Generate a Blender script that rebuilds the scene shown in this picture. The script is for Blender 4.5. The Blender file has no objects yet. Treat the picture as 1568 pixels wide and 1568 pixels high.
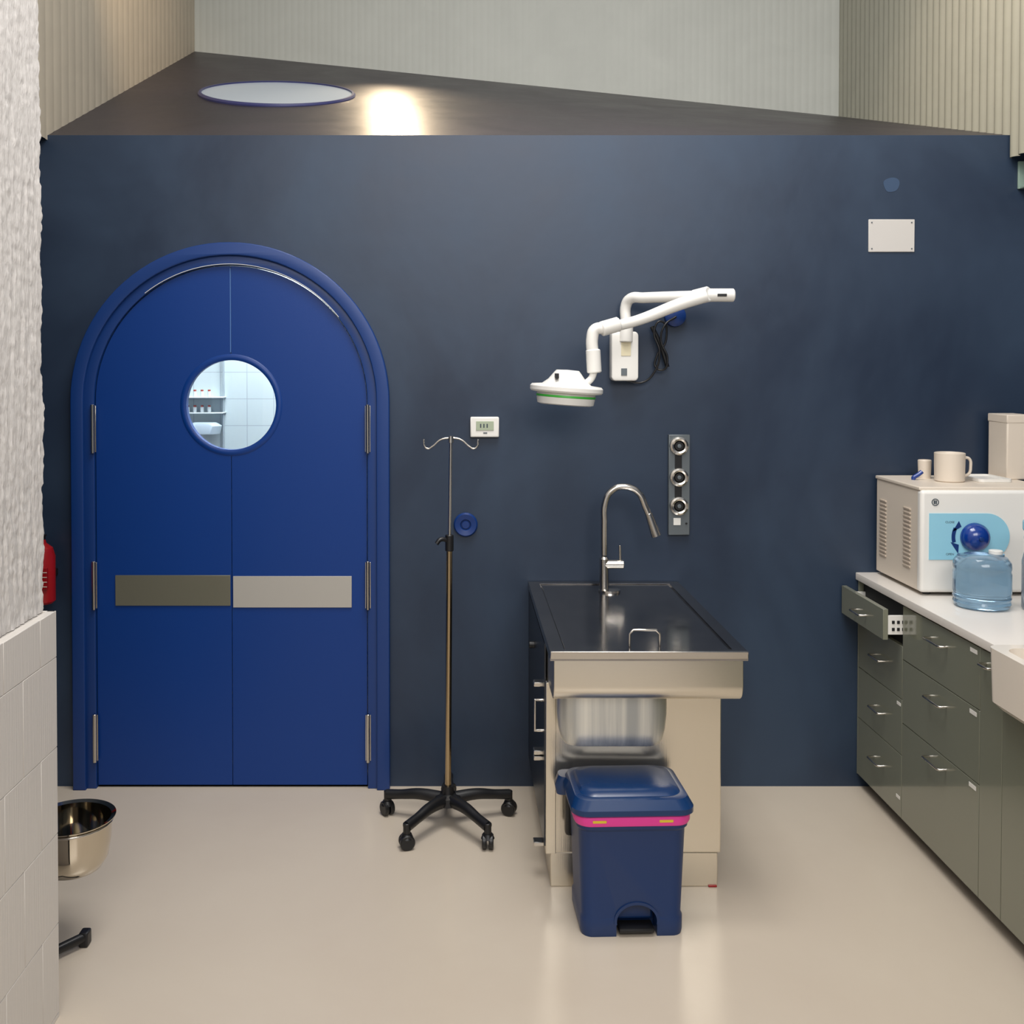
import bpy, bmesh, math, random
from mathutils import Vector, Matrix, noise
random.seed(3)
S=bpy.context.scene
D=4.39; HC=1.843; TH=math.radians(1.1); F=1550.0; CX=705.0; CY=588.0
# ---- photogrammetry helper: survey reading -> metres on plane Y=y
def P(u,v,y=0.0):
    a=(u-CX)/F; b=-(v-CY)/F
    dy=math.cos(TH)+b*math.sin(TH); dz=b*math.cos(TH)-math.sin(TH)
    t=(y+D)/dy
    return (a*t, y, HC+dz*t)
def srgb(c):
    c=[x/255 for x in c]
    return tuple((x/12.92 if x<=.04045 else ((x+.055)/1.055)**2.4) for x in c)+(1,)
MATS={}
def mat(name,rgb,rough=.5,metal=0,bump=0,bscale=50,var=0,vscale=2,stretch=(1,1,1),emit=0,trans=0,alpha=1,coat=0,rgb2=None,spec=.5,rvar=0):
    if name in MATS: return MATS[name]
    m=bpy.data.materials.new(name); m.use_nodes=True; nt=m.node_tree; b=nt.nodes['Principled BSDF']
    col=srgb(rgb)
    b.inputs['Base Color'].default_value=col; b.inputs['Roughness'].default_value=rough; b.inputs['Metallic'].default_value=metal
    b.inputs['Specular IOR Level'].default_value=spec
    b.inputs['Coat Weight'].default_value=coat; b.inputs['Transmission Weight'].default_value=trans
    b.inputs['Alpha'].default_value=alpha
    if emit: b.inputs['Emission Color'].default_value=col; b.inputs['Emission Strength'].default_value=emit
    tc=nt.nodes.new('ShaderNodeTexCoord'); mp=nt.nodes.new('ShaderNodeMapping'); mp.inputs['Scale'].default_value=stretch
    nt.links.new(tc.outputs['Object'],mp.inputs['Vector'])
    if var or rgb2:
        n=nt.nodes.new('ShaderNodeTexNoise'); n.inputs['Scale'].default_value=vscale; n.inputs['Detail'].default_value=5; n.inputs['Roughness'].default_value=.6; n.inputs['Distortion'].default_value=.4
        nt.links.new(mp.outputs[0],n.inputs['Vector'])
        r=nt.nodes.new('ShaderNodeValToRGB'); r.color_ramp.elements[0].position=.35; r.color_ramp.elements[1].position=.68
        c2=srgb(rgb2) if rgb2 else tuple(min(1,x*(1+var)) for x in col[:3])+(1,)
        c1=col if rgb2 else tuple(x*(1-var) for x in col[:3])+(1,)
        r.color_ramp.elements[0].color=c1; r.color_ramp.elements[1].color=c2
        nt.links.new(n.outputs['Fac'],r.inputs['Fac']); nt.links.new(r.outputs['Color'],b.inputs['Base Color'])
        if rvar:
            mr=nt.nodes.new('ShaderNodeMapRange'); mr.inputs['To Min'].default_value=rough-rvar; mr.inputs['To Max'].default_value=rough+rvar
            mr.inputs['From Min'].default_value=.3; mr.inputs['From Max'].default_value=.7
            nt.links.new(n.outputs['Fac'],mr.inputs['Value']); nt.links.new(mr.outputs[0],b.inputs['Roughness'])
    if bump:
        n2=nt.nodes.new('ShaderNodeTexNoise'); n2.inputs['Scale'].default_value=bscale; n2.inputs['Detail'].default_value=4
        nt.links.new(mp.outputs[0],n2.inputs['Vector'])
        bp=nt.nodes.new('ShaderNodeBump'); bp.inputs['Strength'].default_value=bump; bp.inputs['Distance'].default_value=.01
        nt.links.new(n2.outputs['Fac'],bp.inputs['Height']); nt.links.new(bp.outputs['Normal'],b.inputs['Normal'])
    MATS[name]=m; return m

def link(o,m):
    S.collection.objects.link(o)
    if m: o.data.materials.append(m)
    return o
def shade(o,ang=35):
    for p in o.data.polygons: p.use_smooth=True
    try: o.data.set_sharp_from_angle(angle=math.radians(ang))
    except Exception: pass
    return o
def mesh_obj(name,verts,faces,m,smooth=True):
    me=bpy.data.meshes.new(name); me.from_pydata([tuple(v) for v in verts],[],faces); me.update()
    bm=bmesh.new(); bm.from_mesh(me); bmesh.ops.recalc_face_normals(bm,faces=bm.faces); bm.to_mesh(me); bm.free()
    o=bpy.data.objects.new(name,me); link(o,m)
    if smooth: shade(o)
    return o
def box(name,x0,x1,y0,y1,z0,z1,m,bev=.003,seg=2):
    bm=bmesh.new(); bmesh.ops.create_cube(bm,size=1)
    sx,sy,sz=abs(x1-x0),abs(y1-y0),abs(z1-z0)
    for v in bm.verts:
        v.co=Vector((v.co.x*sx+(x0+x1)/2,v.co.y*sy+(y0+y1)/2,v.co.z*sz+(z0+z1)/2))
    if bev>0:
        bmesh.ops.bevel(bm,geom=list(bm.edges),offset=min(bev,sx*.45,sy*.45,sz*.45),segments=seg,affect='EDGES',profile=.5)
    me=bpy.data.meshes.new(name); bm.to_mesh(me); bm.free()
    o=bpy.data.objects.new(name,me); link(o,m); shade(o,20 if seg<=2 else 35)
    for p in me.polygons:
        if max(abs(c) for c in p.normal)>.9995: p.use_smooth=False
    return o
def lathe(name,prof,center,m,axis=(0,0,1),n=48):
    q=Vector((0,0,1)).rotation_difference(Vector(axis).normalized()); c=Vector(center)
    vs=[];fs=[];k=len(prof)
    for i in range(n):
        a=2*math.pi*i/n
        for r,z in prof: vs.append(c+q@Vector((max(r,1e-5)*math.cos(a),max(r,1e-5)*math.sin(a),z)))
    for i in range(n):
        j=(i+1)%n
        for t in range(k-1): fs.append((i*k+t,j*k+t,j*k+t+1,i*k+t+1))
    o=mesh_obj(name,vs,fs,m)
    bm=bmesh.new(); bm.from_mesh(o.data); bmesh.ops.remove_doubles(bm,verts=bm.verts,dist=5e-5); bmesh.ops.recalc_face_normals(bm,faces=bm.faces); bm.to_mesh(o.data); bm.free(); shade(o)
    return o
def cyl(name,p0,p1,r,m,r2=None,n=32,bev=None):
    p0=Vector(p0);p1=Vector(p1);L=(p1-p0).length; r2=r if r2 is None else r2
    b=min(.15*min(r,r2),L*.2) if bev is None else bev
    return lathe(name,[(0,0),(r-b,0),(r,b),(r2,L-b),(r2-b,L),(0,L)],p0,m,axis=(p1-p0),n=n)
def tomesh(co,name,m):
    S.collection.objects.link(co); bpy.context.view_layer.update()
    dg=bpy.context.evaluated_depsgraph_get()
    me=bpy.data.meshes.new_from_object(co.evaluated_get(dg)); bpy.data.objects.remove(co)
    me.materials.clear(); o=bpy.data.objects.new(name,me); link(o,m); return o
def tube(name,pts,r,m,smooth=True,radii=None,res=6):
    cu=bpy.data.curves.new(name,'CURVE'); cu.dimensions='3D'; cu.bevel_depth=r; cu.bevel_resolution=5; cu.use_fill_caps=True; cu.resolution_u=res
    if smooth:
        sp=cu.splines.new('BEZIER'); sp.bezier_points.add(len(pts)-1)
        for i,(bp,p) in enumerate(zip(sp.bezier_points,pts)):
            bp.co=p; bp.handle_left_type=bp.handle_right_type='AUTO'
            if radii: bp.radius=radii[i]
    else:
        sp=cu.splines.new('POLY'); sp.points.add(len(pts)-1)
        for i,(bp,p) in enumerate(zip(sp.points,pts)):
            bp.co=tuple(p)+(1,)
            if radii: bp.radius=radii[i]
    o=tomesh(bpy.data.objects.new(name,cu),name,m); return shade(o,50)
def flat(name,loops,c0,c1,m,axis='y',bev=0):
    cu=bpy.data.curves.new(name,'CURVE'); cu.dimensions='2D'; cu.fill_mode='BOTH'
    h=abs(c1-c0)/2; mid=(c0+c1)/2
    cu.extrude=max(h-bev,0); cu.bevel_depth=bev; cu.bevel_resolution=2; cu.offset=-bev
    for lp in loops:
        sp=cu.splines.new('POLY'); sp.points.add(len(lp)-1)
        for q,p in zip(sp.points,lp): q.co=(p[0],p[1],0,1)
        sp.use_cyclic_u=True
    o=tomesh(bpy.data.objects.new(name,cu),name,m)
    for v in o.data.vertices:
        a,b,c=v.co
        v.co={'y':(a,mid+c,b),'x':(mid+c,a,b),'z':(a,b,mid+c)}[axis]
    bm=bmesh.new(); bm.from_mesh(o.data); bmesh.ops.remove_doubles(bm,verts=bm.verts,dist=1e-5); bmesh.ops.recalc_face_normals(bm,faces=bm.faces); bm.to_mesh(o.data); bm.free()
    return shade(o,30)
def arc(cx,cz,r,a0,a1,n=48):
    return [(cx+r*math.cos(math.radians(a0+(a1-a0)*i/n)),cz+r*math.sin(math.radians(a0+(a1-a0)*i/n))) for i in range(n+1)]
def circle(cx,cz,r,n=64): return arc(cx,cz,r,0,360,n)[:-1]
def rrect(x0,x1,z0,z1,r,n=6):
    return arc(x1-r,z1-r,r,0,90,n)+arc(x0+r,z1-r,r,90,180,n)+arc(x0+r,z0+r,r,180,270,n)+arc(x1-r,z0+r,r,270,360,n)
def loft(name,secs,m,cap0=True,cap1=True):
    k=len(secs[0]); vs=[p for s in secs for p in s]; fs=[]
    for i in range(len(secs)-1):
        for j in range(k): fs.append((i*k+j,i*k+(j+1)%k,(i+1)*k+(j+1)%k,(i+1)*k+j))
    if cap0: fs.append(tuple(range(k)))
    if cap1: fs.append(tuple((len(secs)-1)*k+j for j in range(k)))
    return mesh_obj(name,vs,fs,m)
def sec(cx,cy,w,d,r,z,n=8): return [(a,b,z) for a,b in rrect(cx-w/2,cx+w/2,cy-d/2,cy+d/2,r,n)]
def cut(o,c):
    md=o.modifiers.new('b','BOOLEAN'); md.object=c; md.operation='DIFFERENCE'; md.solver='EXACT'
    bpy.context.view_layer.update(); dg=bpy.context.evaluated_depsgraph_get()
    me=bpy.data.meshes.new_from_object(o.evaluated_get(dg)); o.modifiers.clear(); o.data=me; bpy.data.objects.remove(c); shade(o,30); return o
def text(name,s,loc,size,m):
    cu=bpy.data.curves.new(name,'FONT'); cu.body=s; cu.size=size; cu.extrude=.0004; cu.align_x='CENTER'
    o=tomesh(bpy.data.objects.new(name,cu),name,m)
    for v in o.data.vertices: v.co=(loc[0]+v.co.x,loc[1]-v.co.z,loc[2]+v.co.y)
    return o
def group(name,parts,rotz=0,pivot=None):
    e=bpy.data.objects.new(name,None); S.collection.objects.link(e); e.empty_display_size=.1
    if pivot is None: pivot=Vector((0,0,0))
    e.location=pivot
    for p in parts:
        p.parent=e; p.matrix_parent_inverse=Matrix.Translation(-Vector(pivot))
    e.rotation_euler=(0,0,rotz); return e

# ---------------- materials
M_navy=mat('navy_plaster',(27,41,61),.44,rgb2=(43,60,81),vscale=1.2,bump=.10,bscale=9,stretch=(1,1,.75),rvar=.06)
M_floor=mat('epoxy_floor',(194,181,164),.24,bump=.02,bscale=3,rgb2=(199,187,170),vscale=1)
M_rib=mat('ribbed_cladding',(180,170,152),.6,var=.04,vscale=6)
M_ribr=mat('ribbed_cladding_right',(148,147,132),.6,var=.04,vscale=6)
M_ribw=mat('ribbed_cladding_pale',(184,186,178),.6,var=.03,vscale=4)
M_roof=mat('dark_plaster_slope',(34,29,36),.41,rgb2=(48,42,48),vscale=3,bump=.10,bscale=6,rvar=.05)
M_plaster=mat('rough_white_plaster',(210,205,200),.9,bump=.35,bscale=160,stretch=(1,1,.25))
M_tile=mat('white_tile',(214,208,200),.45,bump=.12,bscale=30,stretch=(1,5,.15))
M_grout=mat('grout',(184,178,170),.9)
M_door=mat('blue_door_paint',(2,52,122),.4,bump=.03,bscale=300,spec=.4)
M_frame=mat('blue_frame_paint',(10,52,114),.42)
M_steel=mat('stainless',(205,200,192),.2,metal=1)
M_mirror=mat('polished_steel',(205,196,180),.07,metal=1)
M_brush=mat('brushed_stainless',(222,216,204),.3,metal=1,bump=.04,bscale=60,stretch=(.3,1,8))
M_top=mat('steel_table_top',(156,154,154),.16,metal=1,rvar=.05,rgb2=(170,168,166),vscale=6)
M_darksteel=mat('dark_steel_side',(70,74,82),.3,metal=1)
M_panel=mat('stainless_panel',(226,218,202),.24,metal=.95,bump=.03,bscale=40,stretch=(8,1,.2))
M_white=mat('white_plastic',(228,226,220),.35)
M_black=mat('black_plastic',(18,18,20),.4)
M_brass=mat('warm_steel',(180,160,128),.22,metal=1)
M_bin=mat('bin_blue',(12,44,90),.38)
M_lid=mat('lid_blue',(12,48,92),.25)
M_pink=mat('pink_bag',(225,60,150),.5)
M_yel=mat('yellow_tag',(220,190,50),.5)
M_olive=mat('olive_laminate',(120,122,106),.14,coat=.5)
M_dark=mat('dark_void',(20,22,24),.8)
M_count=mat('white_counter',(224,218,210),.25)
M_ceram=mat('ceramic',(230,220,206),.15)
M_cream=mat('cream_metal',(218,206,190),.4)
M_cyan=mat('pale_blue_label',(145,200,220),.35)
M_knob=mat('blue_knob',(6,50,130),.2,coat=.5)
M_btn=mat('navy_plug',(12,48,108),.35)
M_green=mat('green_ring',(70,190,70),.4)
M_grey=mat('grey_alu',(105,112,116),.4,metal=.5)
M_lcd=mat('lcd',(165,176,152),.3)
M_red=mat('red_enamel',(150,18,24),.3)
M_jug=mat('blue_polycarbonate',(168,203,228),.08,trans=.85)
M_clear=mat('clear_plastic',(225,232,238),.1,trans=.8)
M_ink=mat('ink',(60,70,78),.5)

# ---------------- room shell
DX,_,DZ=P(355,615); R=242/353.
ZT=P(700,207)[2]
archo=[(DX-R+.01,-.0)]+[(DX+R-.01,0)]+arc(DX,DZ,R-.01,0,180)
flat('wall_back',[[(-2.6,0),(2.6,0),(2.6,ZT),(-2.6,ZT)],archo],0,.12,M_navy)
box('floor',-2.7,3.2,-7,2.6,-.1,0,M_floor,0)
box('wall_left',-2.7,-2.6,-7,.12,0,ZT,M_navy,0)
box('wall_right',2.47,2.57,-7,0,0,ZT-.08,M_navy,0)
def ribbed(name,p0,p1,z0,z1,pitch,amp,m,pw=1):
    p0=Vector(p0);p1=Vector(p1);L=(p1-p0).length;t=(p1-p0)/L;nrm=Vector((t.y,-t.x))
    n=int(L/pitch*10);vs=[];fs=[]
    for i in range(n+1):
        s=L*i/n; h=amp*abs(math.sin(math.pi*s/pitch))**pw; q=p0+t*s+nrm*h
        vs+=[(q.x,q.y,z0),(q.x,q.y,z1)]
    for i in range(n): fs.append((2*i,2*i+2,2*i+3,2*i+1))
    b0=p0-nrm*.08;b1=p1-nrm*.08;k=len(vs)
    vs+=[(b0.x,b0.y,z0),(b0.x,b0.y,z1),(b1.x,b1.y,z0),(b1.x,b1.y,z1)]
    fs+=[(k,k+1,1,0),(k+2,k+3,2*n+1,2*n),(k,k+2,k+3,k+1)]
    return mesh_obj(name,vs,fs,m)
XL,XR=-1.785,2.39
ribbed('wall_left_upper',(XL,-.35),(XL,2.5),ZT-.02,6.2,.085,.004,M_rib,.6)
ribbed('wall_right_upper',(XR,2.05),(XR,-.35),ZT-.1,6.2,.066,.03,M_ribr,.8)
ribbed('wall_rear_upper',(XL-.1,2.455),(XR+.1,1.95),ZT,6.2,.045,.0012,M_ribw)
# sloping soffit
yl,yr,zl,zr=2.44,1.97,3.945,3.39
def roofp(s,t):
    x=XL-.02+(XR-XL+.04)*s; yb=yl+(yr-yl)*s; zb=zl+(zr-zl)*s
    return Vector((x,yb*t,ZT+(zb-ZT)*t))
vs=[];fs=[];N=24
for i in range(N+1):
    for j in range(N+1): vs.append(roofp(i/N,j/N))
for i in range(N):
    for j in range(N): fs.append((i*(N+1)+j,(i+1)*(N+1)+j,(i+1)*(N+1)+j+1,i*(N+1)+j+1))
mesh_obj('ceiling_sloped',vs,fs,M_roof)
# round skylight in the slope
sx=(-.972-XL)/(XR-XL); yb=yl+(yr-yl)*sx; tc=1.09/yb
c=roofp(sx,tc); du=(roofp(sx+.02,tc)-roofp(sx-.02,tc)).normalized(); dv=(roofp(sx,tc+.02)-roofp(sx,tc-.02)).normalized()
nn=du.cross(dv).normalized(); 
if nn.z<0: nn=-nn
M_sky=mat('skylight_diffuser',(160,168,176),.25,emit=.2)
gl=lathe('pane',[(0,0.006),(.40,.006),(.40,.0),(0,0)],c,M_sky,axis=nn,n=64)
rim=lathe('rim',[(.400,-.01),(.400,.014),(.410,.014),(.418,.006),(.420,-.01)],c,mat('skylight_rim',(50,52,96),.35),axis=nn,n=64)
group('window_round_skylight',[gl,rim])
M_sage=mat('sage_metal',(128,150,140),.4)
group('wall_bracket',[box('arm',2.41,2.47,-.2,-.001,2.60,2.612,M_sage),box('plate',2.405,2.47,-.012,-.001,2.60,2.72,M_sage)])

# textured pillar left: plaster above tiled dado
XP=-1.17; YE=-1.56
path=[]
for i in range(20): path.append((XP-.25+.25*i/20,YE,Vector((0,1))))
for i in range(0,140): path.append((XP,YE-.85*i/139,Vector((1,0))))
path.append((XP,-6.0,Vector((1,0))))
zs=[1.15+ (3.75-1.15)*k/260 for k in range(261)]+[6.2]
vs=[];fs=[];K=len(zs)
for (x,y,n_) in path:
    for z in zs:
        h=.0045*noise.noise(Vector((x*90,y*90,z*7)))+.003*noise.noise(Vector((x*60,y*60,z*45+7)))+.002*noise.noise(Vector((x*200,y*200,z*60+7)))
        corner=abs(y-YE)<1e-6 and abs(x-XP)<.02
        vs.append((x+(n_.x or (0.7 if corner else 0))*h, y+(n_.y or (1 if abs(y-YE)<.02 else 0))*h*1.5, z))
for i in range(len(path)-1):
    for j in range(K-1): fs.append((i*K+j,(i+1)*K+j,(i+1)*K+j+1,i*K+j+1))
pl=mesh_obj('plaster_face',vs,fs,M_plaster)
for p_ in pl.data.polygons: p_.use_smooth=True
core=box('core',XP-.3,XP-.012,-6,YE-.012,1.13,6.2,M_plaster,0)
base=box('dado_core',XP-.3,-1.1375,-6,YE-.008,0,1.148,M_grout,0)
parts=[pl,core,base]
rows=[(0,.012),(.0135,.267),(.2685,.522),(.5235,.767),(.7685,1.021),(1.0225,1.152)]
for k,(z0,z1) in enumerate(rows):
    off=.11 if k%2 else 0; y=YE
    first=True
    while y>-2.8:
        w=.22-(off if first else 0); first=False
        parts.append(box('tile',-1.16,-1.135,y-w+.0016,y,z0,z1,M_tile,.0012,1)); y-=w
    parts.append(box('tile_end',XP-.3,-1.1365,YE-.01,YE,z0,z1,M_tile,.001,1))
group('wall_pillar',parts)

# ---------------- double door
g=.0015; RL=.586; rw=.198; WZ=P(357,620)[2]
def leaf(sgn):
    p=[(DX+sgn*RL,.012),(DX+sgn*RL,DZ)]
    a0,a1=(180,90) if sgn<0 else (0,90)
    ar=arc(DX,DZ,RL,a0,a1); ar[-1]=(DX+sgn*g,DZ+RL); p+=ar
    wr=arc(DX,WZ,rw,90,270 if sgn<0 else -90); wr=[(DX+sgn*max(abs(x-DX),g),z) for x,z in wr]
    p+=wr+[(DX+sgn*g,.012)]
    return p
parts=[flat('leaf_left',[leaf(-1)],-.012,.035,M_door,bev=.0),flat('leaf_right',[leaf(1)],-.012,.035,M_door,bev=.0)]
def archloop(Ro,Ri,z0=0):
    return [[(DX+Ro,z0)]+arc(DX,DZ,Ro,0,180)+[(DX-Ro,z0),(DX-Ri,z0)]+arc(DX,DZ,Ri,180,0)+[(DX+Ri,z0)]]
parts.append(flat('frame_outer',archloop(R,R-.055),-.045,.05,M_frame,bev=.005))
parts.append(flat('frame_inner',archloop(R-.05,.590),-.026,.06,M_frame,bev=.003))
parts.append(flat('arch_line',[arc(DX,DZ,.5945,38,128)+arc(DX,DZ,.5925,128,38)],-.031,-.02,M_white))  # thin white arc along the upper part of the arch
parts.append(box('chamfer_highlight',DX-.0035,DX+.0005,-.0135,-.011,WZ+rw+.03,DZ+RL-.01,mat('highlight_blue',(70,110,170),.4),0))  # paler strip paints the highlight on the chamfered leaf edge
parts.append(lathe('window_ring',[(rw-.004,-.02),(rw-.004,.010),(rw+.004,.014),(rw+.018,.012),(rw+.023,.0085)],(DX,-.004,WZ),M_door,axis=(0,-1,0),n=72))
mg=bpy.data.materials.new('pane_glass'); mg.use_nodes=True; nt=mg.node_tree; nt.nodes.clear()
o_=nt.nodes.new('ShaderNodeOutputMaterial'); mx=nt.nodes.new('ShaderNodeMixShader'); tr=nt.nodes.new('ShaderNodeBsdfTransparent'); gg=nt.nodes.new('ShaderNodeBsdfGlossy'); gg.inputs['Roughness'].default_value=.03
tr.inputs['Color'].default_value=(.95,.98,1,1); mx.inputs[0].default_value=.06
nt.links.new(tr.outputs[0],mx.inputs[1]); nt.links.new(gg.outputs[0],mx.inputs[2]); nt.links.new(mx.outputs[0],o_.inputs[0])
parts.append(flat('window_pane',[circle(DX,WZ,rw)],.008,.014,mg))
for s in (-1,1):
    for v in (656,894,1126):
        z=P(355,v)[2]; x=DX+s*.592
        parts.append(cyl('hinge',(x,-.036,z-.105),(x,-.036,z+.105),.0085,M_steel))
        parts.append(box('hinge_plate',x-.012,x+.012,-.03,-.024,z-.1,z+.1,M_steel,.001))
zc=P(355,905)[2]; hh=.068
parts.append(box('push_plate_left',DX-.505,DX-.006,-.018,-.011,zc-hh+.008,zc+hh+.004,mat('steel_dark_reflection',(126,124,108),.35,metal=.5),.001))  # darker base colour paints the dark reflection in this steel plate
parts.append(box('push_plate_right',DX+.006,DX+.52,-.018,-.011,zc-hh,zc+hh,mat('pale_steel',(178,174,166),.4,metal=.2),.001))
group('door_1',parts)
# room seen through porthole
mt=bpy.data.materials.new('glazed_tile'); mt.use_nodes=True; nt=mt.node_tree; b=nt.nodes['Principled BSDF']; b.inputs['Roughness'].default_value=.3
tcn=nt.nodes.new('ShaderNodeTexCoord'); mp=nt.nodes.new('ShaderNodeMapping'); mp.inputs['Rotation'].default_value=(math.radians(90),0,0)
br=nt.nodes.new('ShaderNodeTexBrick'); br.offset=0; br.inputs['Scale'].default_value=1; br.inputs['Brick Width'].default_value=.15; br.inputs['Row Height'].default_value=.15; br.inputs['Mortar Size'].default_value=.002
br.inputs['Color1'].default_value=srgb((206,220,221)); br.inputs['Color2'].default_value=srgb((204,218,219)); br.inputs['Mortar'].default_value=srgb((172,184,192))
nt.links.new(tcn.outputs['Object'],mp.inputs[0]); nt.links.new(mp.outputs[0],br.inputs['Vector']); nt.links.new(br.outputs['Color'],b.inputs['Base Color'])
box('wall_inner_back',-2.3,.5,1.3,1.35,0,2.7,mt,0)
box('wall_inner_left',-2.35,-2.3,.12,1.35,0,2.7,M_white,0)
box('wall_inner_right',.5,.55,.12,1.35,0,2.7,M_white,0)
box('ceiling_inner',-2.35,.55,.12,1.35,2.7,2.75,M_white,0)
parts=[]
M_pale=mat('pale_bottle',(214,222,224),.5)
for z in (P(320,608,1.2)[2],P(320,632,1.2)[2]):
    parts.append(box('board',-1.9,P(340,600,1.2)[0],1.2,1.3,z-.006,z,M_pale,.002))
    for k in range(13):
        x=-1.88+k*.04
        parts.append(cyl('bottle',(x,1.25,z),(x,1.25,z+.03),.010,M_pale)); parts.append(cyl('cap',(x,1.25,z+.03),(x,1.25,z+.04),.008,mat('red_cap',(170,80,70),.4)))
parts.append(box('rail',P(340.5,600,1.27)[0],P(342,600,1.27)[0],1.27,1.3,.0,2.2,mat('rail_pale',(160,172,180),.4),.001))
parts.append(loft('rolled_towel',[sec(P(314,650,1.2)[0],1.2,.16,.12,.05,P(318,664,1.2)[2]),sec(P(314,650,1.2)[0],1.2,.18,.12,.05,P(318,652,1.2)[2]),sec(P(314,650,1.2)[0],1.2,.12,.1,.04,P(318,647,1.2)[2])],mat('bluegrey',(180,196,206),.6)))
group('wall_shelf',parts)

# ---------------- wall fittings
def wallbox(name,u0,u1,v0,v1,t,m,y=0,bev=.003):
    a=P(u0,v1,y);b=P(u1,v0,y); return box(name,a[0],b[0],y-t,y,a[2],b[2],m,bev)
group('thermostat',[wallbox('case',720,764,638,669,.025,M_white,bev=.006),wallbox('screen',729,756,645,659,.004,M_lcd,-.024,.001)]+[wallbox('digit',735+i*5,737+i*5,649,655,.0008,M_ink,-.0278,0) for i in range(3)]+[wallbox('button',740,746,662,664,.002,M_grey,-.0245,0)])
group('access_plate',[wallbox('plate',1329,1400,336,386,.006,mat('plate_white',(202,198,192),.4),bev=.003)]+[cyl('screw',(P(u,v)[0],-.0085,P(u,v)[2]),(P(u,v)[0],-.004,P(u,v)[2]),.003,M_grey) for u in (1334,1395) for v in (341,381)])
c=P(713,803)
group('wall_plug',[lathe('body',[(0,.008),(.020,.008),(.024,.016),(.046,.02),(.052,.012),(.052,0),(0,0)],(c[0],0,c[2]),M_btn,axis=(0,-1,0)),lathe('button',[(0,.014),(.016,.014),(.018,.010),(.018,.006)],(c[0],0,c[2]),M_btn,axis=(0,-1,0))])
c=P(1365,283)
group('filler_patch',[flat('patch',[[(c[0]+(.034+.003*math.sin(3*2*math.pi*a/40))*math.cos(2*math.pi*a/40),c[2]+(.034+.004*math.sin(2*2*math.pi*a/40+1))*math.sin(2*math.pi*a/40)) for a in range(40)]],-.0012,0,mat('patch_blue',(50,72,100),.6))])
# gas outlet rail
parts=[wallbox('rail',1022,1055,665,818,.022,M_grey,bev=.003),wallbox('channel',1033,1044,690,770,.004,M_black,-.021,.001)]
for v in (683,731,775):
    c=P(1040,v,-.03)
    parts.append(lathe('socket',[(0,.004),(.020,.004),(.024,.016),(.031,.018),(.039,.014),(.041,0),(0,0)],(c[0],-.021,c[2]),M_steel,axis=(0,-1,0)))
    parts.append(lathe('socket_core',[(0,.012),(.018,.012),(.023,.0)],(c[0],-.021,c[2]),M_black,axis=(0,-1,0)))
    parts.append(lathe('socket_pin',[(0,.017),(.008,.016),(.010,.010)],(c[0],-.021,c[2]),M_grey,axis=(0,-1,0)))
parts.append(wallbox('switch',1031,1042,793,804,.005,M_white,-.021,.001)); parts.append(cyl('lamp',(P(1049,800)[0],-.03,P(1049,800)[2]),(P(1049,800)[0],-.02,P(1049,800)[2]),.004,M_black))
group('gas_outlet_panel',parts)

# ---------------- surgical lamp
W=M_white; parts=[]
a=P(935,583,-.04); b=P(976,508,-.04)
parts.append(flat('wall_plate',[rrect(a[0],b[0],a[2],b[2],.018)],-.07,0,W,bev=.006))
parts.append(wallbox('plate_label',951,966,524,545,.003,mat('cream_sticker',(222,212,180),.5),-.069,.001))
parts.append(wallbox('plate_socket',951,960,564,575,.004,M_grey,-.069,.001))
p=P
parts.append(cyl('column',P(958,524,-.06),P(959,492,-.06),.030,W))
parts.append(tube('arm_one',[P(959,498,-.06),P(959,466,-.06),P(966,457,-.08),P(985,456,-.12),P(1082,453,-.26)],.023,W))
parts.append(cyl('joint_sleeve',P(1062,456,-.25),P(1086,450,-.30),.032,W))
parts.append(cyl('joint_end',P(1080,452,-.28),P(1124,452,-.28),.027,W))
parts.append(box('joint_slot',P(1098,452,-.30)[0],P(1112,452,-.30)[0],-.312,-.29,P(1,454,-.3)[2],P(1,450,-.3)[2],M_black,.001))
parts.append(tube('arm_two',[P(1080,453,-.30),P(1040,466,-.31),P(975,491,-.33),P(925,503,-.36)],.022,W,radii=[1.25,1.15,1,1]))
parts.append(cyl('arm_sleeve',P(948,496,-.345),P(920,504,-.36),.030,W))
parts.append(tube('elbow',[P(925,502,-.36),P(911,505,-.36),P(907,516,-.36),P(908,545,-.36),P(910,566,-.36)],.024,W))
parts.append(cyl('sleeve',P(908,535,-.36),P(910,571,-.36),.029,W))
parts.append(tube('yoke',[P(910,568,-.36),P(905,580,-.36),P(893,590,-.36)],.014,W))
hc_=Vector(P(867,600,-.36)); ax=Vector((.07,0,1))
parts.append(lathe('head',[(0,.088),(.045,.086),(.052,.078),(.075,.048),(.098,.03),(.138,.026),(.145,.018),(.145,.004),(.14,-.002),(.116,-.006)],hc_,W,axis=ax,n=64))
parts.append(lathe('gap_ring',[(.116,-.006),(.117,-.014)],hc_,W,axis=ax,n=64))
parts.append(lathe('green_ring',[(.117,-.013),(.1185,-.016),(.1185,-.019),(.116,-.022)],hc_,M_green,axis=ax,n=64))
parts.append(lathe('lens',[(.115,-.021),(.116,-.026),(.112,-.048),(.10,-.052),(0,-.052)],hc_,W,axis=ax,n=64))
q=P(853,574,-.42); parts.append(box('vent',q[0]-.008,q[0]+.006,-.44,-.40,q[2]-.014,q[2]+.006,M_black,.002))
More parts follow.
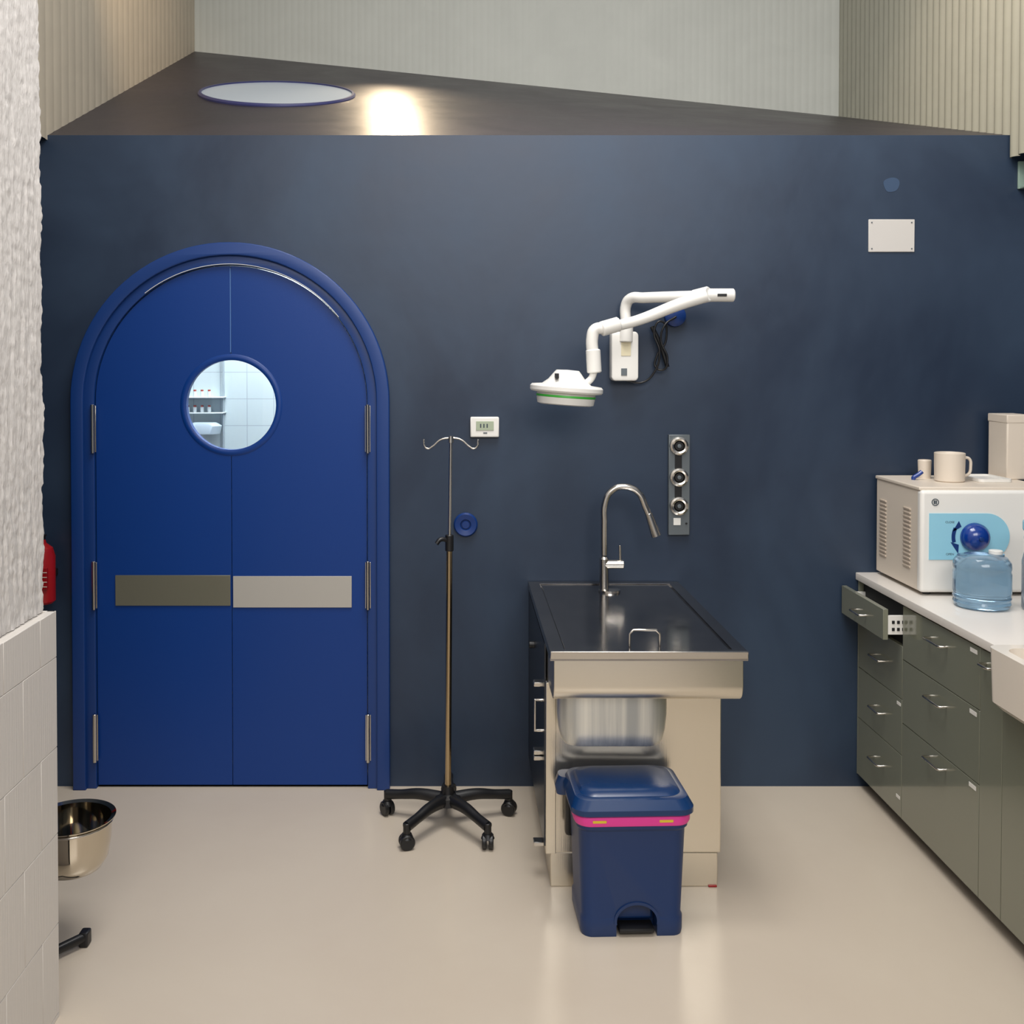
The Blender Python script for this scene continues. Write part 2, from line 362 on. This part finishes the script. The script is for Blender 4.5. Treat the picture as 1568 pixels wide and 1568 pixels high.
parts.append(tube('cable',[P(960,583,-.03),P(985,585,-.03),P(1003,568,-.04),P(1010,540,-.05),P(1002,505,-.04),P(1012,492,-.04),P(1020,520,-.03),P(1006,545,-.03),P(1004,562,-.03),P(1016,566,-.04),P(1022,550,-.05),P(1012,520,-.05),P(1018,498,-.05),P(1035,485,-.03)],.0045,M_black,res=12))
parts.append(tube('cable_bundle',[P(998,500,-.03),P(1008,520,-.03),P(1018,548,-.03),P(1022,562,-.03)],.009,M_black))
c=P(1033,484)
parts.append(lathe('wall_outlet',[(0,.03),(.03,.03),(.045,.02),(.047,0),(0,0)],(c[0],0,c[2]),M_btn,axis=(0,-1,0)))
group('surgical_lamp',parts)

# ---------------- IV stand
bx,by=-.05,-.36; parts=[]
zt=P(690,670,by)[2]; zk=P(690,836,by)[2]
parts.append(cyl('lower_tube',(bx,by,.10),(bx+.006,by,zk),.0125,M_brass))
parts.append(cyl('upper_rod',(bx+.006,by,zk-.02),(bx+.012,by,zt),.0065,M_steel))
parts.append(cyl('collar',(bx+.006,by,zk-.02),(bx+.006,by,zk+.045),.017,M_black))
parts.append(tube('knob_handle',[(bx+.006,by,zk+.02),(bx-.03,by-.015,zk+.028),(bx-.045,by-.02,zk+.012)],.009,M_black))
def hk(s):
    cx_=bx+.012
    return [(cx_,by,zt),(cx_+s*.04,by,zt-.008),(cx_+s*.075,by,zt-.036),(cx_+s*.092,by,zt-.044),(cx_+s*.107,by,zt-.030),(cx_+s*.108,by,zt-.010)]
for s in (-1,1):
    parts.append(tube('hook',hk(s),.004,M_steel,res=10)); 
    parts.append(lathe('hook_tip',[(0,-.006),(.006,0),(0,.006)],(hk(s)[-1]),M_steel,n=16))
parts.append(lathe('hook_boss',[(0,.008),(.01,.006),(.012,-.02),(0,-.022)],(bx+.012,by,zt),M_steel))
parts.append(lathe('hub',[(0,.155),(.022,.155),(.026,.125),(.05,.115),(.055,.085),(.03,.075),(0,.075)],(bx,by,0),M_black))
for k,an in enumerate((90,18,-54,-126,162)):
    a=math.radians(an); d_=Vector((math.cos(a),math.sin(a),0)); c0=Vector((bx,by,0)); r_=.262
    parts.append(tube('leg',[c0+d_*.03+Vector((0,0,.102)),c0+d_*.12+Vector((0,0,.105)),c0+d_*.20+Vector((0,0,.093)),c0+d_*r_+Vector((0,0,.085))],.021,M_black,radii=[1.2,1.05,.9,.95]))
    e=c0+d_*r_; parts.append(cyl('caster_stem',e+Vector((0,0,.05)),e+Vector((0,0,.10)),.014,M_black))
    t=Vector((math.cos(a+.9),math.sin(a+.9),0)); w=e+Vector((0,0,.029))
    for s in (-1,1):
        parts.append(cyl('caster_wheel',w+t*(s*.004),w+t*(s*.022),.029,M_black,n=28))
    parts.append(lathe('caster_hood',[(0,.022),(.018,.018),(.026,.0)],e+Vector((0,0,.042)),M_black,n=20))
group('iv_stand',parts)

# ---------------- wet table
x0,x1,yf=.295,.945,-1.085; zt=.90; parts=[]
parts.append(flat('rim',[[(x0,-.005),(x1,-.005),(x1,yf),(x0,yf)],[(x0+.045,-.05),(x1-.045,-.05),(x1-.045,yf+.03),(x0+.045,yf+.03)]],zt-.03,zt,M_top,axis='z'))
parts.append(box('tray',x0+.04,x1-.04,yf+.025,-.045,zt-.03,zt-.009,M_top,0))
parts.append(box('panel_cover',x0+.052,x1-.052,yf+.038,-.058,zt-.012,zt-.004,M_top,.002))
parts.append(box('front_lip',x0,x1,yf-.006,yf+.006,zt-.022,zt+.003,M_steel,.003))
pr=[(-.01,zt-.03),(yf+.005,zt-.03),(yf+.003,.785)]+[(yf+.003+.05-.05*math.cos(t*math.pi/20),.785-.055*math.sin(t*math.pi/20)) for t in range(1,11)]+[(-.9,.728),(-.01,.728)]
ap=flat('apron',[pr],x0+.012,x1-.014,M_brush,axis='x',bev=.004); parts.append(ap)
parts.append(box('body',.300,.916,-.86,-.02,.125,.73,M_panel,.004))
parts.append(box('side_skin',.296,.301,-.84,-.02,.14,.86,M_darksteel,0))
parts.append(box('plinth',.318,.908,-.85,-.04,0,.122,M_panel,.003))
parts.append(box('foot_tag',.875,.905,-.856,-.84,0,.006,M_red,.002))
parts.append(box('corner_post',.300,.335,-.868,-.858,.125,.73,M_panel,.002))
ba,bb=P(853,1120,-.95)[0],P(1021,1120,-.95)[0]; bw_=bb-ba; bc=(ba+bb)/2
M_reflection=mat('reflection_streaks',(178,182,184),.38,metal=.85,rgb2=(236,236,230),vscale=9,stretch=(2.2,1,.03))  # pale vertical streaks paint the bands of a blurred reflection
parts.append(loft('reflection_bulge',[sec(bc,-.93,bw_*.80,.10,.04,.548),sec(bc,-.93,bw_*.87,.12,.05,.552),sec(bc,-.93,bw_*.93,.14,.06,.568),sec(bc,-.93,bw_*.97,.15,.065,.60),sec(bc,-.93,bw_,.155,.07,.65),sec(bc,-.93,bw_,.155,.07,.735)],M_reflection))  # rounded steel form added in place of the blurred reflection on the front
for z in (.705,.46,.44,.13):
    parts.append(box('side_bracket',.262,.30,-.80,-.76,z-.012,z+.004,M_steel,.003))
parts.append(tube('side_handle',[(.298,-.78,.64),(.268,-.78,.64),(.268,-.78,.53),(.298,-.78,.53)],.006,M_steel,smooth=False))
parts.append(cyl('side_knob',(.298,-.35,.72),(.275,-.35,.72),.014,M_black))
hx0,hx1=P(964,990,-1.03)[0],P(1010,990,-1.03)[0]
parts.append(tube('top_handle',[(hx0,-1.03,zt-.01),(hx0,-1.03,zt+.045),(hx0+.012,-1.03,zt+.058),(hx1-.012,-1.03,zt+.058),(hx1,-1.03,zt+.045),(hx1,-1.03,zt-.01)],.0045,M_steel,smooth=False))
group('veterinary_wet_table',parts)

# faucet
fy=-.18; zb=zt-.0035; parts=[]
fx=P(933,900,fy)[0]
parts.append(lathe('base',[(0,.012),(.03,.012),(.045,.008),(.046,0),(0,0)],(fx,fy,zb),M_steel))
fc=P(925,880,fy)[0]
parts.append(lathe('body',[(.019,0),(.019,.13),(.015,.135),(.012,.14)],(fc,fy,zb+.006),M_steel))
parts.append(tube('gooseneck',[P(925,850,fy),P(925,800,fy),P(926,772,fy),P(936,752,fy),P(955,745,fy),P(976,753,fy),P(989,778,fy),P(996,796,fy)],.0135,M_steel,res=12))
parts.append(cyl('spray_head',P(993,786,fy),P(1005,821,fy),.015,M_steel,r2=.021))
parts.append(cyl('valve',P(925,864,fy),P(955,864,fy),.019,M_steel))
parts.append(cyl('lever',P(950,862,fy),P(949,835,fy),.005,M_steel))
group('kitchen_faucet',parts)

# ---------------- pedal bin
bw,bd=.352,.27; cx_=P(968,1400,-1.17)[0]; cy_=-1.175+bd/2; parts=[]
secs=[sec(cx_,cy_,bw*.93,bd*.9,.035,0),sec(cx_,cy_,bw*.95,bd*.92,.04,.012),sec(cx_,cy_,bw*.95,bd*.92,.04,.055),sec(cx_,cy_,bw*.925,bd*.90,.04,.065),sec(cx_,cy_,bw*.99,bd*.97,.045,.345),sec(cx_,cy_,bw*1.03,bd*1.02,.045,.355),sec(cx_,cy_,bw*1.03,bd*1.02,.045,.385)]
body=loft('body',secs,M_bin)
c0=cx_+.012
cutter=flat('c',[[(c0-.066,-.05),(c0+.066,-.05),(c0+.066,.05)]+[(c0+.066*math.cos(t*math.pi/24),.05+.055*math.sin(t*math.pi/24)) for t in range(1,24)]+[(c0-.066,.05)]],cy_-.3,cy_-.06,None)
body=cut(body,cutter); parts.append(body)
ao=[(c0+.074*math.cos(math.radians(t)),.05+.063*math.sin(math.radians(t))) for t in range(-10,191,8)]
ai=[(c0+.065*math.cos(math.radians(t)),.05+.054*math.sin(math.radians(t))) for t in range(190,-11,-8)]
parts.append(flat('pedal_arch_trim',[ao+ai],cy_-bd*.47,cy_-bd*.44,M_bin))
parts.append(box('pedal_guard',c0-.062,c0+.062,cy_-.085,cy_-.06,.035,.10,M_bin,.01))
parts.append(box('pedal',c0-.058,c0+.058,cy_-.130,cy_-.07,.012,.028,M_black,.006))
parts.append(loft('bag_rim',[sec(cx_,cy_,bw*1.05,bd*1.04,.048,.366),sec(cx_,cy_,bw*1.075,bd*1.06,.05,.374),sec(cx_,cy_,bw*1.08,bd*1.06,.05,.394),sec(cx_,cy_,bw*1.05,bd*1.04,.048,.400)],M_pink))
for xx in (-.115,.10): parts.append(box('bag_tag',cx_+xx-.02,cx_+xx+.025,cy_-bd*.535,cy_-bd*.52,.378,.387,M_yel,.002))
parts.append(loft('lid',[sec(cx_,cy_,bw*1.09,bd*1.08,.05,.398),sec(cx_,cy_,bw*1.13,bd*1.12,.05,.403),sec(cx_,cy_,bw*1.13,bd*1.12,.05,.420),sec(cx_,cy_+.006,bw*1.04,bd*1.02,.05,.447),sec(cx_,cy_+.008,bw*.98,bd*.94,.05,.450),sec(cx_,cy_+.010,bw*.94,bd*.88,.05,.449),sec(cx_,cy_+.012,bw*.90,bd*.80,.05,.459),sec(cx_,cy_+.014,bw*.76,bd*.64,.05,.463)],M_lid))
parts.append(box('hinge_block',cx_-bw*.53,cx_-bw*.44,cy_+bd*.40,cy_+bd*.55,.22,.41,M_black,.01))
parts.append(loft('lid_ear',[sec(cx_-bw*.52,cy_+bd*.46,.07,.06,.02,.37),sec(cx_-bw*.52,cy_+bd*.46,.08,.07,.025,.40),sec(cx_-bw*.50,cy_+bd*.44,.07,.07,.025,.435)],M_lid))
group('pedal_bin',parts,rotz=math.radians(2.0),pivot=Vector((cx_,cy_,0)))

# ---------------- base cabinets
XF=1.73; parts=[]
Y1,Y2,Y3=-.45,-1.04,-1.18
parts.append(box('carcass',XF+.022,2.465,Y3,-.005,.075,.905,M_dark,0))
parts.append(box('carcass_sink',XF+.022,2.465,-1.97,Y3,.075,.76,M_dark,0))
parts.append(box('carcass_end',XF+.022,2.465,-3.2,-1.97,.075,.905,M_dark,0))
parts.append(box('toe_kick',XF+.06,2.465,-3.2,-.005,0,.075,mat('toe',(60,58,52),.5),0))
def front(ya,yb,z0,z1,name='drawer_front'): parts.append(box(name,XF,XF+.02,yb+.0015,ya-.0015,z0+.0015,z1-.0015,M_olive,.001,1))
def handle(yc,z,x=XF,L=.055):
    parts.append(tube('handle',[(x,yc-L,z),(x-.026,yc-L,z),(x-.03,yc-L+.006,z),(x-.03,yc+L-.006,z),(x-.026,yc+L,z),(x,yc+L,z)],.0042,M_steel,smooth=False))
parts.append(box('end_panel',XF,XF+.022,-.012,-.003,.06,.905,M_olive,.001))
for z0,z1 in ((.53,.74),(.31,.53),(.06,.31)):
    front(-.012,Y1,z0,z1); handle(-.24,(z0+z1)/2+(.02 if z0<.1 else 0),L=.05)
parts.append(box('open_drawer_front',1.655,1.675,Y1+.005,-.015,.765,.885,M_olive,.001,1)); xo=1.655; handle(-.23,.82,x=xo,L=.05)
parts.append(box('open_drawer_side',xo+.02,2.1,Y1+.006,Y1+.016,.785,.86,M_white,.001))
parts.append(box('open_drawer_side_far',xo+.02,2.1,-.03,-.02,.785,.86,M_white,.001))
parts.append(box('open_drawer_base',xo+.02,2.1,Y1+.01,-.02,.785,.795,M_white,.001))
for k in range(4):
    for j in range(2):
        parts.append(box('slot',xo+.035+k*.02,xo+.045+k*.02,Y1+.003,Y1+.007,.80+j*.028,.812+j*.028,M_dark,0))
for z0,z1,hz in ((.69,.90,.84),(.44,.69,.625),(.06,.44,.40)):
    front(Y1,Y2,z0,z1); handle(-.75,hz,L=.062)
    parts.append(box('label',XF-.0015,XF+.001,Y2+.02,Y2+.065,z1-.028,z1-.014,M_white,0))
for z0 in (.53,.09): parts.append(box('label',XF-.0015,XF+.001,Y1+.012,Y1+.045,z0-.03 if z0>.2 else z0+.04,z0-.018 if z0>.2 else z0+.052,M_white,0))
front(Y2,Y3,.06,.90,'filler_panel'); handle(-1.11,.86,L=.03)
front(Y3,-1.75,.06,.76,'sink_door'); front(-1.75,-2.4,.06,.76,'sink_door'); front(-2.4,-3.2,.06,.9,'door_front')
ct=flat('countertop',[[(XF-.01,0-.003),(2.465,-.003),(2.465,-3.2),(XF-.01,-3.2),(XF-.01,-1.96),(2.18,-1.96),(2.18,Y3-.005),(XF-.01,Y3-.005)]],.908,.94,M_count,axis='z',bev=.003)
parts.append(ct)
sk=loft('basin',[sec(1.92,-1.57,.46,.72,.05,.765),sec(1.92,-1.57,.50,.755,.05,.785),sec(1.92,-1.57,.50,.765,.04,.952)],M_ceram)
sk=cut(sk,loft('c',[sec(1.92,-1.57,.42,.67,.05,.80),sec(1.92,-1.57,.44,.69,.05,1.0)],None))
sk.name='sink_basin'
parts+= [sk,cyl('sink_drain',(1.92,-1.57,.799),(1.92,-1.57,.806),.035,M_steel)]
group('base_cabinet_with_sink',parts)

# ---------------- autoclave
ax0,ax1,ay0,ay1,az0,az1=1.797,2.31,-.455,-.03,.955,1.365; parts=[]
parts.append(box('case',ax0,ax1,ay0+.03,ay1,az0,az1-.006,M_cream,.004))
parts.append(box('front_face',ax0-.004,ax1+.004,ay0-.005,ay0+.035,az0-.002,az1-.012,M_white,.014,4))
parts.append(box('top_cover',ax0-.005,ax1+.005,ay0+.01,ay1+.005,az1-.014,az1,M_cream,.004))
for xx in (ax0+.04,ax1-.04):
    for yy in (ay0+.04,ay1-.04): parts.append(cyl('foot',(xx,yy,.9402),(xx,yy,az0+.004),.016,M_black))
for yc in (-.10,-.33):
    for k in range(15):
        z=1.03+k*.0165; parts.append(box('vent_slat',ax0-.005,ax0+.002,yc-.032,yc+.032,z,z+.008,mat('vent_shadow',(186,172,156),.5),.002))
fyy=ay0-.005
def FP(u,v): 
    q=P(u,v,fyy); return q[0],q[2]
a=FP(1422,857); b=FP(1546,786); hz=(b[1]-a[1])/2
loop=[(a[0],a[1]),(b[0]-hz,a[1])]+arc(b[0]-hz,a[1]+hz,hz,-90,90,24)+[(a[0],b[1])]
parts.append(flat('control_panel',[loop],fyy-.003,fyy+.002,M_cyan))
k=FP(1491,822)
parts.append(lathe('dial',[(0,.055),(.02,.053),(.042,.040),(.055,.018),(.056,.004),(.05,0)],(k[0],fyy-.003,k[1]),M_knob,axis=(0,-1,0)))
parts.append(lathe('dial_cap',[(0,.012),(.008,.010),(.010,0)],(k[0],fyy-.054,k[1]),M_btn,axis=(0,-1,0)))
parts.append(flat('arrow_up',[arc(k[0],k[1],.088,155,195,12)+arc(k[0],k[1],.074,195,155,12)],fyy-.0045,fyy-.002,M_btn))
parts.append(flat('arrow_head',[[(k[0]-.085,k[1]+.02),(k[0]-.05,k[1]+.04),(k[0]-.06,k[1]+.062)]],fyy-.0045,fyy-.002,M_btn))
parts.append(flat('arrow_head_low',[[(k[0]-.092,k[1]-.02),(k[0]-.06,k[1]-.03),(k[0]-.062,k[1]-.065)]],fyy-.0045,fyy-.002,M_btn))
parts.append(text('label_close','CLOSE',(FP(1454,799)[0],fyy-.003,FP(1454,801)[1]),.012,M_ink)); parts.append(text('label_open','OPEN',(FP(1454,848)[0],fyy-.003,FP(1454,850)[1]),.012,M_ink))
lg=FP(1432,769); parts.append(flat('badge',[circle(lg[0],lg[1],.014),circle(lg[0],lg[1],.011)],fyy-.002,fyy+.001,M_ink)); parts.append(flat('badge_bars',[rrect(lg[0]-.006,lg[0]-.001,lg[1]-.007,lg[1]+.007,.001),rrect(lg[0]+.001,lg[0]+.006,lg[1]-.007,lg[1]+.007,.001)],fyy-.002,fyy+.001,M_ink))
group('autoclave',parts)
zt2=az1
mx_,my_=P(1454,720,-.25)[0],-.25
mg_=lathe('cup',[(0,.004),(.045,.004),(.05,.008),(.054,.115),(.056,.118),(.059,.116),(.057,.004),(.052,0),(0,0)],(mx_,my_,zt2),M_cream)
hd=tube('cup_handle',[(mx_+.055,my_,zt2+.098),(mx_+.08,my_,zt2+.092),(mx_+.086,my_,zt2+.06),(mx_+.078,my_,zt2+.03),(mx_+.054,my_,zt2+.022)],.006,M_cream)
group('coffee_mug',[mg_,hd])
hx=mx_-.09
group('plastic_cup',[lathe('cup',[(0,0),(.024,0),(.027,.075),(.025,.078),(.022,.004),(0,.004)],(hx+.038,-.14,zt2),M_cream)])
group('clip_tool',[tube('grip',[(hx-.035,-.2,zt2+.010),(hx-.015,-.2,zt2+.022),(hx+.0,-.2,zt2+.034)],.009,M_knob),cyl('stem',(hx-.035,-.2,zt2),(hx-.035,-.2,zt2+.014),.009,M_knob)])
group('storage_box',[box('shell',2.265,2.37,-.2,-.05,zt2+.0,1.63,M_cream,.006),box('lid',2.263,2.372,-.202,-.048,1.60,1.635,M_cream,.004)])
group('instrument_tray',[flat('tray',[rrect(mx_+.10,2.24,-.3,-.1,.02)],zt2,zt2+.008,M_white,axis='z',bev=.002),flat('tray_rim',[rrect(mx_+.10,2.24,-.3,-.1,.02),rrect(mx_+.106,2.234,-.294,-.106,.018)],zt2+.007,zt2+.014,M_white,axis='z')])
# water jug
jx,jy=1.945,-.63
pf=[(0,.003),(.085,.003),(.095,.008),(.099,.02),(.096,.03),(.100,.04),(.097,.05),(.100,.06),(.100,.13),(.097,.14),(.100,.15),(.098,.17),(.085,.188),(.06,.196),(.03,.2),(0,.2)]
group('water_jug',[lathe('bottle',pf,(jx,jy,.94),M_jug),lathe('neck',[(.024,.0),(.024,.022),(.02,.024),(0,.024)],(jx+.05,jy,1.128),M_white),lathe('collar',[(.03,0),(.03,.008),(.0,.009)],(jx+.05,jy,1.130),M_jug)])
group('spray_bottle',[lathe('bottle',[(0,0),(.04,0),(.045,.01),(.045,.18),(.03,.24),(.014,.27),(.014,.29),(0,.29)],(2.115,-.68,.94),M_clear),box('trigger_head',2.07,2.14,-.695,-.665,1.23,1.275,M_cyan,.01),tube('trigger',[(2.085,-.68,1.235),(2.078,-.68,1.21),(2.085,-.68,1.185)],.006,M_cyan)])

# ---------------- fire extinguisher
ex,ez=P(61,880,-.12)[0],P(64,925,-.12)[2]
group('fire_extinguisher',[lathe('cylinder',[(0,0),(.045,0),(.055,.01),(.055,.20),(.045,.235),(.02,.255),(.016,.27),(0,.27)],(ex,-.10,ez),M_red),box('valve',ex-.012,ex+.012,-.115,-.085,ez+.265,ez+.285,M_black,.003),tube('lever',[(ex-.01,-.10,ez+.285),(ex+.02,-.10,ez+.29)],.004,M_black),tube('hose',[(ex,-.10,ez+.28),(ex-.05,-.11,ez+.26),(ex-.065,-.11,ez+.12)],.007,M_black),box('label',ex-.02,ex+.045,-.158,-.143,ez+.07,ez+.16,M_red,.001),box('bracket',ex-.03,ex+.03,-.05,0,ez+.1,ez+.13,M_black,.002)]+[box('label_line',ex+.005,ex+.045,-.1595,-.157,ez+.08+i*.02,ez+.083+i*.02,M_cream,0) for i in range(4)])

# ---------------- feeding bowl on stand
bxx,byy=P(110,1250,-1.2)[0],-1.2; bz=P(110,1252,-1.2)[2]; parts=[]
parts.append(lathe('bowl',[(0,-.165),(.07,-.165),(.092,-.155),(.110,-.125),(.119,-.07),(.122,-.008),(.134,0),(.134,.003),(.119,-.002),(.115,-.07),(.106,-.12),(.088,-.148),(.06,-.157),(0,-.158)],(bxx,byy,bz),M_mirror,n=64))
ring=[(bxx+.124*math.cos(t*math.pi/12),byy+.124*math.sin(t*math.pi/12),bz-.012) for t in range(25)]
parts.append(tube('holder_ring',ring,.004,M_steel,smooth=False))
px=bxx-.19
parts.append(cyl('post',(px,byy,.02),(px,byy,bz+.12),.012,M_black)); parts.append(tube('bracket',[(bxx-.124,byy,bz-.012),(px,byy,bz-.012)],.008,M_black,smooth=False))
fx_=-1.185
parts.append(tube('foot_front',[(px,byy-.02,.03),(fx_-.10,-1.33,.03),(fx_-.005,-1.215,.03)],.015,M_black,smooth=False))
parts.append(box('foot_pad',fx_-.022,fx_+.008,-1.23,-1.19,0,.047,M_black,.006))
parts.append(tube('foot_back',[(px,byy,.03),(px-.15,byy+.12,.016)],.014,M_black,smooth=False)); parts.append(tube('foot_side',[(px,byy,.03),(px-.1,byy-.15,.016)],.014,M_black,smooth=False))
group('pet_bowl_stand',parts)

# ---------------- lights
def area(name,loc,target,sx,sy,e,col=(1,1,1)):
    l=bpy.data.lights.new(name,'AREA'); l.shape='RECTANGLE'; l.size=sx; l.size_y=sy; l.energy=e; l.color=col
    o=bpy.data.objects.new(name,l); S.collection.objects.link(o); o.location=loc
    o.rotation_euler=(Vector(target)-Vector(loc)).to_track_quat('-Z','Y').to_euler(); return o
area('ceiling_light',(.4,-1.9,5.2),(.4,-1.3,0),2.2,2.0,138,(1,.98,.96))
area('fill_light',(.6,-6.2,4.2),(.5,0,1.2),3.5,2.0,170,(1,.965,.93))  # added soft fill from behind the camera, not a known fixture
def spot(name,loc,target,e,ang,col,rad=.05,bl=.6):
    l=bpy.data.lights.new(name,'SPOT'); l.energy=e; l.spot_size=math.radians(ang); l.spot_blend=bl; l.color=col; l.shadow_soft_size=rad
    o=bpy.data.objects.new(name,l); S.collection.objects.link(o); o.location=loc
    o.rotation_euler=(Vector(target)-Vector(loc)).to_track_quat('-Z','Y').to_euler()
spot('track_spotlight',(.35,-1.0,4.7),(.35,0,2.0),110,70,(1,.96,.9),.25,1)
spot('warm_spotlight',(-.42,1.90,4.24),(-.22,.35,3.0),85,75,(1,.78,.52),.07,1)
spot('warm_spotlight.001',(1.0,-1.0,4.6),(2.4,-.1,3.5),110,60,(1,.78,.6),.1,.9)
spot('warm_spotlight.002',(-.8,.2,4.6),(-1.8,1.2,3.9),60,60,(1,.74,.48),.1,.9)
l=bpy.data.lights.new('inner_room_light','AREA'); l.size=1.0; l.energy=52; l.color=(.98,.99,1)
o=bpy.data.objects.new('inner_room_light',l); S.collection.objects.link(o); o.location=(-.9,.6,2.68)
w=bpy.data.worlds.new('World'); S.world=w; w.use_nodes=True
w.node_tree.nodes['Background'].inputs[0].default_value=(.95,.96,1,1); w.node_tree.nodes['Background'].inputs[1].default_value=.44

# ---------------- camera
cam=bpy.data.cameras.new('Camera'); co=bpy.data.objects.new('Camera',cam); S.collection.objects.link(co)
co.location=(0,-D,HC); co.rotation_euler=(math.radians(90)-TH,0,0)
cam.sensor_width=36; cam.lens=36*F/1568; cam.shift_x=(784-CX)/1568; cam.shift_y=-(784-CY)/1568; cam.clip_start=.05
S.camera=co
S.view_settings.view_transform='Standard'
